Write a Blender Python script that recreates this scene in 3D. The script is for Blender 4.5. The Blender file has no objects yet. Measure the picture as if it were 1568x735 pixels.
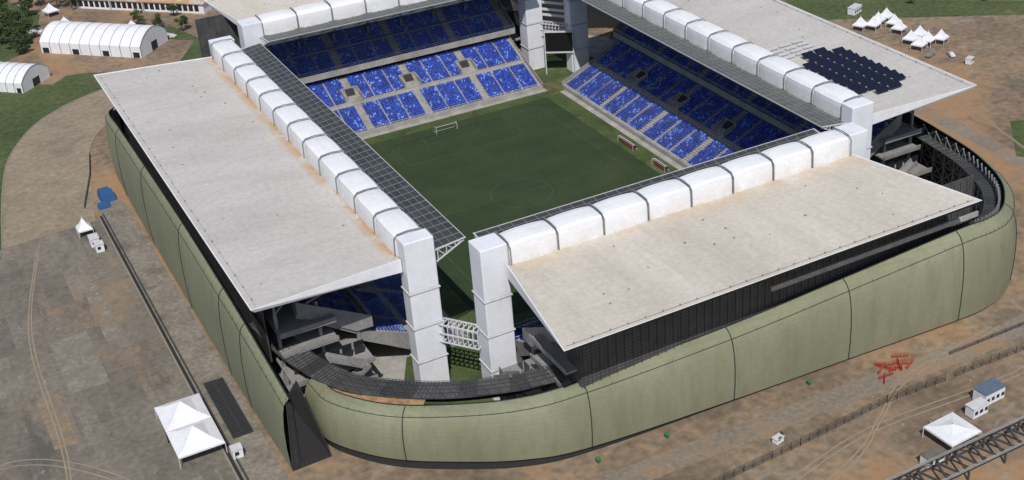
import bpy, bmesh, math, random
import numpy as np
from mathutils import Vector, Matrix
random.seed(4); rng=np.random.default_rng(4)
sc=bpy.context.scene
# ---------------------------------------------------------------- camera
yaw,pt,ro=0.4934,0.5052,-0.0537
fw=Vector((math.sin(yaw)*math.cos(pt),math.cos(yaw)*math.cos(pt),-math.sin(pt)))
r=Vector((math.cos(yaw),-math.sin(yaw),0));u=r.cross(fw)
r2=r*math.cos(ro)+u*math.sin(ro);u2=-r*math.sin(ro)+u*math.cos(ro)
cam=bpy.data.cameras.new('camera');co=bpy.data.objects.new('camera',cam);sc.collection.objects.link(co)
co.matrix_world=Matrix(((r2.x,u2.x,-fw.x,-145.3),(r2.y,u2.y,-fw.y,-305.68),(r2.z,u2.z,-fw.z,173.49),(0,0,0,1)))
cam.sensor_width=36;cam.lens=36*1982.0/1568;cam.shift_x=-(889.47-784)/1568;cam.shift_y=(352.05-367.5)/1568
cam.clip_start=1;cam.clip_end=20000
sc.camera=co
# ---------------------------------------------------------------- world
w=bpy.data.worlds.new('World');sc.world=w;w.use_nodes=True
nt=w.node_tree;bg=nt.nodes['Background'];sky=nt.nodes.new('ShaderNodeTexSky');sky.sky_type='NISHITA';sky.sun_disc=False
SUN_EL=math.radians(52);sd=Vector((-0.42,-0.9,0)).normalized()
sky.sun_elevation=SUN_EL;sky.sun_rotation=math.atan2(sd.x,sd.y)
nt.links.new(sky.outputs[0],bg.inputs[0]);bg.inputs[1].default_value=0.085
sl=bpy.data.lights.new('sun','SUN');sl.energy=3.6;sl.angle=math.radians(.5);sl.color=(1,.955,.89)
so=bpy.data.objects.new('sun',sl);sc.collection.objects.link(so)
sv=Vector((sd.x*math.cos(SUN_EL),sd.y*math.cos(SUN_EL),math.sin(SUN_EL)))
so.rotation_euler=sv.to_track_quat('Z','Y').to_euler();so.location=(0,0,300)
sc.view_settings.view_transform='Standard';sc.view_settings.look='None';sc.view_settings.exposure=0
# ---------------------------------------------------------------- materials
def ramp(n,stops):
    el=n.color_ramp.elements
    while len(el)<len(stops): el.new(0.5)
    for e,(p,c) in zip(el,stops):
        e.position=p;e.color=(c[0],c[1],c[2],1)
def M(name,stops,scale=.1,rough=.8,detail=4,fine=None,stretch=None,metal=0):
    m=bpy.data.materials.new(name);m.use_nodes=True;N=m.node_tree.nodes;L=m.node_tree.links
    b=N['Principled BSDF'];b.inputs['Roughness'].default_value=rough;b.inputs['Metallic'].default_value=metal
    if not isinstance(stops[0],(tuple,list)): 
        c=stops;stops=[(.3,[v*.85 for v in c]),(.7,[min(1,v*1.1) for v in c])]
    tc=N.new('ShaderNodeTexCoord');mp=N.new('ShaderNodeMapping');L.new(tc.outputs['Object'],mp.inputs[0])
    if stretch: mp.inputs['Scale'].default_value=stretch
    no=N.new('ShaderNodeTexNoise');no.inputs['Scale'].default_value=scale;no.inputs['Detail'].default_value=detail;no.inputs['Roughness'].default_value=.65
    L.new(mp.outputs[0],no.inputs['Vector']);cr=N.new('ShaderNodeValToRGB');ramp(cr,stops);L.new(no.outputs[0],cr.inputs[0])
    out=cr.outputs[0]
    if fine:
        n2=N.new('ShaderNodeTexNoise');n2.inputs['Scale'].default_value=fine[0];n2.inputs['Detail'].default_value=3;L.new(tc.outputs['Object'],n2.inputs['Vector'])
        mr=N.new('ShaderNodeMapRange');mr.inputs[1].default_value=.3;mr.inputs[2].default_value=.7;mr.inputs[3].default_value=1-fine[1];mr.inputs[4].default_value=1+fine[1]
        L.new(n2.outputs[0],mr.inputs[0])
        vm=N.new('ShaderNodeVectorMath');vm.operation='SCALE';L.new(out,vm.inputs[0]);L.new(mr.outputs[0],vm.inputs[3]);out=vm.outputs[0]
    L.new(out,b.inputs['Base Color'])
    return m
def links_out(m):
    b=m.node_tree.nodes['Principled BSDF'];return b.inputs['Base Color'].links[0].from_socket
def mul_lines(m,axis,period,width,amount,offset=0):
    N=m.node_tree.nodes;L=m.node_tree.links;b=N['Principled BSDF'];src=links_out(m)
    tc=N.new('ShaderNodeTexCoord');sp=N.new('ShaderNodeSeparateXYZ');L.new(tc.outputs['Object'],sp.inputs[0])
    a=N.new('ShaderNodeMath');a.operation='ADD';a.inputs[1].default_value=offset+1000*period;L.new(sp.outputs[axis],a.inputs[0])
    q=N.new('ShaderNodeMath');q.operation='MODULO';q.inputs[1].default_value=period;L.new(a.outputs[0],q.inputs[0])
    t=N.new('ShaderNodeMath');t.operation='LESS_THAN';t.inputs[1].default_value=width;L.new(q.outputs[0],t.inputs[0])
    mr=N.new('ShaderNodeMapRange');mr.inputs[3].default_value=1;mr.inputs[4].default_value=amount;L.new(t.outputs[0],mr.inputs[0])
    vm=N.new('ShaderNodeVectorMath');vm.operation='SCALE';L.new(src,vm.inputs[0]);L.new(mr.outputs[0],vm.inputs[3]);L.new(vm.outputs[0],b.inputs['Base Color'])
def dirt_band(m,axis,a0,a1,color,nscale=.12,thr=.5,amt=1.0,spread=.13,stretch=None):
    N=m.node_tree.nodes;L=m.node_tree.links;b=N['Principled BSDF'];src=links_out(m)
    tc=N.new('ShaderNodeTexCoord');sp=N.new('ShaderNodeSeparateXYZ');L.new(tc.outputs['Object'],sp.inputs[0])
    no=N.new('ShaderNodeTexNoise');no.inputs['Scale'].default_value=nscale;no.inputs['Detail'].default_value=6;no.inputs['Roughness'].default_value=.72
    if stretch:
        mp=N.new('ShaderNodeMapping');mp.inputs['Scale'].default_value=stretch;L.new(tc.outputs['Object'],mp.inputs[0]);L.new(mp.outputs[0],no.inputs['Vector'])
    else: L.new(tc.outputs['Object'],no.inputs['Vector'])
    m2=N.new('ShaderNodeMapRange');m2.inputs[1].default_value=thr-spread;m2.inputs[2].default_value=thr+spread;m2.inputs[4].default_value=amt;L.new(no.outputs[0],m2.inputs[0]);fac=m2.outputs[0]
    if axis is not None:
        ab=N.new('ShaderNodeMath');ab.operation='ABSOLUTE';L.new(sp.outputs[axis],ab.inputs[0])
        mr=N.new('ShaderNodeMapRange');mr.inputs[1].default_value=a0;mr.inputs[2].default_value=a1;mr.inputs[3].default_value=1;mr.inputs[4].default_value=0;L.new(ab.outputs[0],mr.inputs[0])
        mu=N.new('ShaderNodeMath');mu.operation='MULTIPLY';L.new(mr.outputs[0],mu.inputs[0]);L.new(fac,mu.inputs[1]);fac=mu.outputs[0]
    mx=N.new('ShaderNodeMix');mx.data_type='RGBA';L.new(fac,mx.inputs[0]);L.new(src,mx.inputs[6]);mx.inputs[7].default_value=(*color,1)
    L.new(mx.outputs[2],b.inputs['Base Color'])
m_ground=M('ground_dirt',[(.28,(.10,.075,.052)),(.42,(.185,.135,.092)),(.55,(.24,.18,.12)),(.68,(.29,.205,.13)),(.8,(.21,.18,.14))],scale=.022,detail=8,fine=(.45,.3))
dirt_band(m_ground,None,0,0,(.34,.20,.105),.011,.54,.85,.05)
dirt_band(m_ground,None,0,0,(.10,.09,.072),.05,.60,.65,.05)
dirt_band(m_ground,None,0,0,(.30,.27,.22),.035,.61,.6,.04,(1,2.2,1))
m_plaza=M('plaza_paving',[(.3,(.125,.11,.09)),(.5,(.18,.158,.13)),(.7,(.225,.198,.165))],scale=.05,detail=6,fine=(.7,.2),stretch=(1,.5,1))
mul_lines(m_plaza,1,9,.2,.86);mul_lines(m_plaza,0,9,.2,.86)
dirt_band(m_plaza,None,0,0,(.28,.195,.12),.02,.58,.65,.05)
dirt_band(m_plaza,None,0,0,(.085,.078,.068),.06,.58,.75,.05,(1,.4,1))
dirt_band(m_plaza,None,0,0,(.27,.235,.19),.12,.60,.5,.05,(1,.25,1))
m_plaza2=M('apron_paving',[(.3,(.17,.148,.12)),(.7,(.26,.23,.19))],scale=.12,detail=6,fine=(.9,.25))
dirt_band(m_plaza2,None,0,0,(.11,.10,.085),.1,.57,.7,.06)
m_road=M('service_road_surface',[(.3,(.17,.145,.115)),(.7,(.26,.22,.175))],scale=.06,detail=6,fine=(.9,.2),stretch=(.3,1,1))
dirt_band(m_road,None,0,0,(.30,.19,.11),.04,.55,.8,.06)
m_tan=M('tan_road',[(.3,(.22,.18,.125)),(.7,(.32,.265,.19))],scale=.08,detail=6,fine=(.6,.18))
dirt_band(m_tan,None,0,0,(.17,.15,.115),.06,.58,.6,.06)
m_track=M('wheel_track_soil',[(.3,(.25,.20,.145)),(.7,(.33,.265,.19))],scale=.15)
m_patch=M('dark_patch',[(.3,(.10,.09,.077)),(.7,(.15,.132,.112))],scale=.2,fine=(.8,.2))
m_patch1=M('grey_patch',[(.3,(.20,.18,.15)),(.7,(.27,.245,.205))],scale=.2,fine=(.8,.2))
m_patch2=M('orange_soil',[(.3,(.25,.18,.11)),(.7,(.31,.225,.14))],scale=.2,fine=(.8,.2))
for m_ in (m_patch,m_patch1,m_patch2): dirt_band(m_,None,0,0,(.18,.155,.125),.25,.5,.9,.12)
m_kerb=M('kerb_concrete',(.27,.245,.205),scale=.4)
m_white=M('white_membrane',[(.25,(.68,.69,.73)),(.7,(.80,.81,.85))],scale=.25,rough=.6,fine=(2,.04))
m_tower=M('white_tower_cladding',[(.25,(.68,.70,.76)),(.7,(.78,.80,.86))],scale=.25,rough=.6,fine=(2,.03))
dirt_band(m_tower,None,0,0,(.56,.55,.53),.35,.64,.5,.1,(1,1,.2))
m_boxw=M('white_cladding',[(.25,(.72,.73,.76)),(.7,(.82,.82,.85))],scale=.25,rough=.6,fine=(2,.04))
dirt_band(m_boxw,2,33.5,37.0,(.52,.42,.31),.35,.52,.7)
m_slabW=M('roof_sheet_long',[(.3,(.45,.43,.405)),(.5,(.50,.48,.455)),(.7,(.54,.52,.50))],scale=.06,rough=.85,fine=(.9,.08),stretch=(.35,1,1))
m_slabS=M('roof_sheet_short',[(.3,(.50,.455,.39)),(.5,(.57,.525,.46)),(.7,(.62,.575,.51))],scale=.06,rough=.85,fine=(.9,.08),stretch=(1,.35,1))
mul_lines(m_slabW,1,2.4,.16,.965);mul_lines(m_slabW,0,11.2,.22,.95)
mul_lines(m_slabS,0,2.4,.16,.965);mul_lines(m_slabS,1,12.0,.22,.95)
dirt_band(m_slabW,None,0,0,(.40,.37,.33),.5,.62,.4,.1,(.06,1,1))
dirt_band(m_slabS,None,0,0,(.46,.40,.32),.5,.62,.4,.1,(1,.06,1))
dirt_band(m_slabW,None,0,0,(.38,.36,.33),.7,.68,.6,.03)
dirt_band(m_slabS,None,0,0,(.43,.38,.31),.7,.68,.6,.03)
dirt_band(m_slabW,0,65.5,68.3,(.43,.26,.12),.14,.46,.95,.07)
dirt_band(m_slabS,1,89,97,(.49,.35,.20),.1,.54,.8,.1)
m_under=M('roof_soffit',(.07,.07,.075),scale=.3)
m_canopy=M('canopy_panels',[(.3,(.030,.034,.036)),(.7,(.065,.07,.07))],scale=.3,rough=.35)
m_canopy2=M('canopy_panels_sheen',[(.3,(.10,.11,.105)),(.7,(.16,.165,.155))],scale=.2,rough=.5)  # paler base colour stands in for reflection on the north and east canopies
m_steelw=M('white_steel',(.6,.6,.62),scale=1,rough=.4)
m_steel=M('grey_steel',(.2,.21,.22),scale=1,rough=.5)
m_steeld=M('dark_steel',(.06,.063,.068),scale=1,rough=.5)
m_dark=M('dark_mesh',(.024,.024,.026),scale=1,rough=.7)
m_louv=M('louvre_screen',[(.3,(.06,.06,.062)),(.7,(.11,.11,.11))],scale=.3,rough=.6)
mul_lines(m_louv,2,.8,.3,.55);mul_lines(m_louv,0,2,.2,.55)
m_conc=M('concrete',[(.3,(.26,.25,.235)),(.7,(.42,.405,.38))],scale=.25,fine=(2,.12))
m_concd=M('concrete_dark',[(.3,(.20,.195,.19)),(.7,(.30,.295,.285))],scale=.25,fine=(2,.12))  # one darker concrete tone for decks, fixtures, ribs, debris and chords
m_fac=M('facade_membrane',[(.3,(.185,.196,.122)),(.5,(.218,.228,.147)),(.7,(.245,.252,.167))],scale=.045,rough=.75,fine=(1.2,.05),stretch=(1,1,.5))
mul_lines(m_fac,2,1.0,.2,.93)
dirt_band(m_fac,2,0,6,(.22,.18,.12),.1,.5,.8)
dirt_band(m_fac,None,0,0,(.155,.165,.105),.3,.58,.6,.1,(1,1,.15))
m_grass=M('grass_pitch',[(.35,(.023,.043,.015)),(.65,(.032,.057,.018))],scale=.06,rough=.95,fine=(1.5,.2))
mul_lines(m_grass,1,10.5,5.25,.94,5.25)
dirt_band(m_grass,None,0,0,(.05,.066,.026),.05,.6,.5,.08)
m_lawn=M('lawn',[(.35,(.035,.062,.018)),(.65,(.075,.105,.03))],scale=.12,rough=.95,fine=(1.5,.25))
dirt_band(m_lawn,None,0,0,(.20,.16,.09),.07,.62,.8,.08)
m_field=M('grass_field',[(.3,(.04,.062,.02)),(.5,(.065,.09,.028)),(.7,(.11,.115,.045))],scale=.03,detail=7,rough=.95,fine=(.5,.3))
dirt_band(m_field,None,0,0,(.23,.165,.10),.03,.64,.8,.04)
m_line=M('line_paint',(.08,.105,.065),scale=.2)
m_wood=M('tan_decking',[(.35,(.25,.14,.07)),(.65,(.45,.28,.14))],scale=.6)
m_black=M('screen_black',(.01,.01,.012),scale=1,rough=.3)
m_solar=M('solar_cells',(.012,.014,.03),scale=1,rough=.15)
m_blue=M('blue_tarp',(.02,.09,.26),scale=1.5)
m_red=M('red_paint',(.38,.07,.04),scale=1.5)
m_redd=M('red_seat_fabric',(.25,.03,.03),scale=1.5)
m_green=M('green_plastic',(.03,.15,.07),scale=1.5)
m_glass=M('dark_glass',(.02,.025,.03),scale=1,rough=.15)
m_tyre=M('tyre_rubber',(.02,.02,.02),scale=1)
m_bark=M('bark',(.10,.07,.045),scale=2)
m_leaf=M('foliage',[(.3,(.020,.038,.012)),(.5,(.04,.07,.02)),(.7,(.075,.105,.03))],scale=.6,detail=3)
m_seat=bpy.data.materials.new('seat_plastic');m_seat.use_nodes=True
N=m_seat.node_tree.nodes;L=m_seat.node_tree.links
ge=N.new('ShaderNodeNewGeometry');cr=N.new('ShaderNodeValToRGB');tc=N.new('ShaderNodeTexCoord')
no=N.new('ShaderNodeTexNoise');no.inputs['Scale'].default_value=.35;no.inputs['Detail'].default_value=2;L.new(tc.outputs['Object'],no.inputs['Vector'])
ma=N.new('ShaderNodeMath');ma.operation='MULTIPLY_ADD';ma.inputs[1].default_value=.9;L.new(no.outputs[0],ma.inputs[0])
mb=N.new('ShaderNodeMath');mb.operation='MULTIPLY';mb.inputs[1].default_value=.55;L.new(ge.outputs['Random Per Island'],mb.inputs[0]);L.new(mb.outputs[0],ma.inputs[2])
cr.color_ramp.interpolation='CONSTANT'
ramp(cr,[(0,(.008,.03,.24)),(.52,(.010,.05,.42)),(.80,(.018,.10,.60)),(.97,(.22,.38,.80))])
L.new(ma.outputs[0],cr.inputs[0]);L.new(cr.outputs[0],N['Principled BSDF'].inputs['Base Color']);N['Principled BSDF'].inputs['Roughness'].default_value=.5
# ---------------------------------------------------------------- mesh helpers
def empty(name,loc=(0,0,0),rz=0):
    o=bpy.data.objects.new(name,None);sc.collection.objects.link(o);o.location=loc;o.rotation_euler[2]=rz;o.empty_display_size=.5;return o
class MB:
    def __init__(s): s.v=[];s.f=[]
    def quad(s,a,b,c,d):
        n=len(s.v);s.v+=[tuple(a),tuple(b),tuple(c),tuple(d)];s.f.append((n,n+1,n+2,n+3))
    def poly(s,pts):
        n=len(s.v);s.v+=[tuple(p) for p in pts];s.f.append(tuple(range(n,n+len(pts))))
    def box(s,x0,x1,y0,y1,z0,z1):
        n=len(s.v);s.v+=[(x0,y0,z0),(x1,y0,z0),(x1,y1,z0),(x0,y1,z0),(x0,y0,z1),(x1,y0,z1),(x1,y1,z1),(x0,y1,z1)]
        s.f+=[tuple(n+i for i in q) for q in ((3,2,1,0),(4,5,6,7),(0,1,5,4),(1,2,6,5),(2,3,7,6),(3,0,4,7))]
    def hexa(s,b,t):
        n=len(s.v);s.v+=[tuple(p) for p in b]+[tuple(p) for p in t];k=len(b)
        s.f.append(tuple(n+i for i in reversed(range(k))));s.f.append(tuple(n+k+i for i in range(k)))
        for i in range(k): j=(i+1)%k;s.f.append((n+i,n+j,n+k+j,n+k+i))
    def bar(s,a,b,w=.3,h=None):
        h=h or w;a=Vector(a);b=Vector(b);d=(b-a).normalized();up=Vector((0,0,1)) if abs(d.z)<.95 else Vector((1,0,0))
        x=d.cross(up).normalized()*w/2;y=x.cross(d).normalized()*h/2
        s.hexa([a-x-y,a+x-y,a+x+y,a-x+y],[b-x-y,b+x-y,b+x+y,b-x+y])
    def obj(s,name,mat,parent=None,smooth=False,bevel=0):
        me=bpy.data.meshes.new(name);me.from_pydata(s.v,[],s.f);me.materials.append(mat)
        if smooth: me.polygons.foreach_set('use_smooth',[True]*len(me.polygons))
        me.update();o=bpy.data.objects.new(name,me);sc.collection.objects.link(o)
        if parent: o.parent=parent
        if bevel: b=o.modifiers.new('b','BEVEL');b.width=bevel;b.segments=2;b.limit_method='ANGLE'
        return o
ST=empty('football_stadium')
# ---------------------------------------------------------------- roofs
def smap(side):
    if side=='N': return lambda t,d,z:(t,65+d,z)
    if side=='S': return lambda t,d,z:(t,-65-d,z)
    if side=='E': return lambda t,d,z:(48+d,t,z)
    return lambda t,d,z:(-48-d,t,z)
ZR=34.4
def roof(side):
    f=smap(side);long=side in 'WE'
    if long: di,do,Li,Lo,LT=17,51.1,73.8,77.3,71.6;nseg=12;cin=1.7
    else: di,do,Li,Lo,LT=24,60.3,47.1,53.2,46.1;nseg=8;cin=8.5
    zi,zo=ZR,35.5
    b=MB();b.quad(f(-Li,di,zi),f(Li,di,zi),f(Lo,do,zo),f(-Lo,do,zo));b.obj('roof_sheet_'+side,m_slabW if long else m_slabS,ST)
    b=MB();bot=[f(-Li,di,zi-3.0),f(Li,di,zi-3.0),f(Lo-.4,do-.6,zo-.8),f(-Lo+.4,do-.6,zo-.8)]
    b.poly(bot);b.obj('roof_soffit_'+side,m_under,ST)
    b=MB();t=[f(-Li,di,zi+.2),f(Li,di,zi+.2),f(Lo+.15,do+.15,zo+.2),f(-Lo-.15,do+.15,zo+.2)]
    b.quad(bot[0],bot[3],t[3],t[0]);b.quad(bot[1],bot[2],t[2],t[1])
    if side!='S': b.quad(bot[2],bot[3],t[3],t[2])
    ti=[f(-Li+.25,di,zi+.2),f(Li-.25,di,zi+.2),f(Lo-.12,do-.12,zo+.2),f(-Lo+.12,do-.12,zo+.2)]
    tl=[f(-Li+.25,di,zi),f(Li-.25,di,zi),f(Lo-.12,do-.12,zo),f(-Lo+.12,do-.12,zo)]
    for i,j in ((1,2),(2,3),(3,0)):
        b.quad(t[i],t[j],ti[j],ti[i]);b.quad(ti[i],ti[j],tl[j],tl[i])
    b.obj('roof_fascia_'+side,m_white,ST)
    if side=='S':
        b=MB();b.quad(bot[2],bot[3],t[3],t[2]);b.obj('roof_gutter_'+side,m_dark,ST)
    b=MB()
    for k in range(26):
        s_=(k+.5)/26;a=-Lo+2*Lo*s_;x=f(a*.985,do-1.3,zo);b.box(x[0]-.13,x[0]+.13,x[1]-.13,x[1]+.13,zo-.05,zo+.4)
    for k in range(16):
        a=rng.uniform(-Li+3,Li-3);d=rng.uniform(di+4,do-4);x=f(a,d,zi);zz=zi+(zo-zi)*(d-di)/(do-di);q=rng.uniform(.1,.24);b.box(x[0]-q,x[0]+q,x[1]-q,x[1]+q,zz-.05,zz+.25)
    b.bar(f(-Lo+1,do-1.3,zo+.12),f(Lo-1,do-1.3,zo+.12),.06)
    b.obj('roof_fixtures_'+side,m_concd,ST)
    seg=2*LT/nseg;b=MB();fr=MB()
    z0=ZR-3.5
    prof=[(di+.0,z0),(di+.1,ZR+.3),(di-.05,37.6),(di-.25,38.7),(di-.7,39.1),(di-2.2,39.25),(di-4.6,39.25),(di-6.0,39.0),(di-6.5,38.5),(di-6.6,37.4),(di-6.6,z0)]
    for k in range(nseg):
        a0=-LT+k*seg+.25;a1=-LT+(k+1)*seg-.25
        cols=[];amp=.34+.1*rng.random()
        for q in range(9):
            s_=q/8;bul=(1-abs(2*s_-1)**2.5)*amp
            tt=a0+(a1-a0)*s_;cols.append([f(tt,d_+(bul if d_>di-.6 else (-bul if d_<di-6.1 else 0))*0.8,z_+ (bul if z_>38.6 else 0)) for d_,z_ in prof])
        base=len(b.v)
        for c_ in cols: b.v+=c_
        n=len(prof)
        for q in range(8):
            for i in range(n-1): b.f.append((base+q*n+i,base+(q+1)*n+i,base+(q+1)*n+i+1,base+q*n+i+1))
        b.f.append(tuple(base+i for i in range(n)));b.f.append(tuple(base+8*n+i for i in reversed(range(n))))
    b.obj('truss_cladding_'+side,m_boxw,ST)
    for k in range(nseg+1):
        a=-LT+k*seg
        pr=[(di+.45,ZR+.2),(di+.3,38.6),(di-.6,39.5),(di-3,39.75),(di-6.2,39.5),(di-7.0,38.5),(di-7,z0)]
        for (d1,z1_),(d2,z2_) in zip(pr,pr[1:]): fr.bar(f(a,d1,z1_),f(a,d2,z2_),.2,.2)
    fr.obj('truss_frames_'+side,m_steel,ST)
    d1,d2=di-6.7,cin;zc1,zc2=34.2,35.2;Lc=Li-.5
    b=MB();b.hexa([f(-Lc,d1,zc1-.25),f(Lc,d1,zc1-.25),f(Lc+1,d2,zc2-.25),f(-Lc-1,d2,zc2-.25)],[f(-Lc,d1,zc1),f(Lc,d1,zc1),f(Lc+1,d2,zc2),f(-Lc-1,d2,zc2)])
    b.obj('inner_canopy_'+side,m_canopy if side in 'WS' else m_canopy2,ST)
    g=MB();n=int(2*Lc/3)
    for k in range(n+1):
        a=-Lc+2*Lc*k/n;aa=a*(Lc+1)/Lc
        g.bar(f(a,d1,zc1+.12),f(aa,d2,zc2+.12),.14,.14)
    for k in range(6):
        s_=k/5;g.bar(f(-Lc-s_,d1+(d2-d1)*s_,zc1+s_*(zc2-zc1)+.14),f(Lc+s_,d1+(d2-d1)*s_,zc1+s_*(zc2-zc1)+.14),.12,.12)
    n=int(2*Lc/6)
    for k in range(n+1):
        a=-Lc+2*Lc*k/n
        g.bar(f(a,d1,31.2),f(a,d2+.4,zc2-.3),.18);g.bar(f(a,d1-(d1-d2)*.35,zc1),f(a,d1-(d1-d2)*.35,32.5),.14);g.bar(f(a,d1-(d1-d2)*.7,zc1+.4),f(a,d1-(d1-d2)*.35,32.5),.14)
    g.obj('canopy_frames_'+side,m_steel,ST)
    e=MB()
    for sgn in (-1,1):
        a=sgn*(Lc+.8)
        e.bar(f(a,d1,34.4),f(a,d2,35.4),.28);e.bar(f(a,d1,31.),f(a,d2,35.2),.28)
        for q in (0.2,.45,.7):
            dd=d1+(d2-d1)*q;e.bar(f(a,dd,34.4+q),f(a,dd,31+4.2*q),.18);e.bar(f(a,dd,34.4+q),f(a,dd+(d2-d1)*.2,31+4.2*(q+.2)),.16)
    e.bar(f(-Lc-1,d2,zc2+.15),f(Lc+1,d2,zc2+.15),.14)
    e.obj('canopy_end_truss_'+side,m_steelw,ST)
    tb=MB();rb=MB()
    for sgn in (-1,1):
        if long: t0,t1=71.6,76.0;dd0,dd1=di-7.2,di-.2
        else: t0,t1=46.1,52.5;dd0,dd1=di-7.0,di-1.0
        ts=sorted((sgn*t0,sgn*t1));p=[f(ts[0],dd0,0),f(ts[1],dd0,0),f(ts[1],dd1,0),f(ts[0],dd1,0)]
        xs=sorted({q[0] for q in p});ys=sorted({q[1] for q in p})
        lv=[0,8.5,17.5,26.5,39.3]
        for a,c in zip(lv,lv[1:]): tb.box(xs[0],xs[-1],ys[0],ys[-1],a+.12,c-.12)
        for c in lv[1:-1]: 
            rb.box(xs[0]-.22,xs[-1]+.22,ys[0]-.22,ys[-1]+.22,c-.11,c+.11)
    tb.obj('tower_cladding_'+side,m_tower,ST,bevel=.25);rb.obj('tower_rings_'+side,m_steelw,ST)
for s_ in 'NSEW': roof(s_)
# ---------------------------------------------------------------- stands
def seats(side,rows,t0,t1,skip,name):
    f=smap(side);V=[];
    for (d,z) in rows:
        t=np.arange(t0,t1,.5)
        keep=np.ones(len(t),bool)
        for a,b,dlo,dhi in skip:
            if dlo<=d<=dhi: keep&=~((t>a-.25)&(t<b))
        keep&=rng.random(len(t))>.004
        t=t[keep];n=len(t)
        if n==0: continue
        q=np.zeros((n,8,3))
        for i,(dt,dd,dz) in enumerate([(0,.12,.42),(.42,.12,.42),(.42,.52,.38),(0,.52,.38),(0,.50,.38),(.42,.50,.38),(.42,.60,.82),(0,.60,.82)]):
            q[:,i,0]=t+dt;q[:,i,1]=d+dd;q[:,i,2]=z+dz
        V.append(q)
    A=np.concatenate(V).reshape(-1,3)
    x,y,z=f(A[:,0],A[:,1],A[:,2]);x=np.broadcast_to(x,A[:,0].shape);y=np.broadcast_to(y,A[:,0].shape)
    P=np.stack([x,y,z],1);n8=len(P)//8
    me=bpy.data.meshes.new(name);fa=[]
    for k in range(n8):
        o=k*8;fa.append((o,o+1,o+2,o+3));fa.append((o+3,o+2,o+6,o+7))
    me.from_pydata(P.tolist(),[],fa);me.materials.append(m_seat);ob=bpy.data.objects.new(name,me);sc.collection.objects.link(ob);ob.parent=ST
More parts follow.
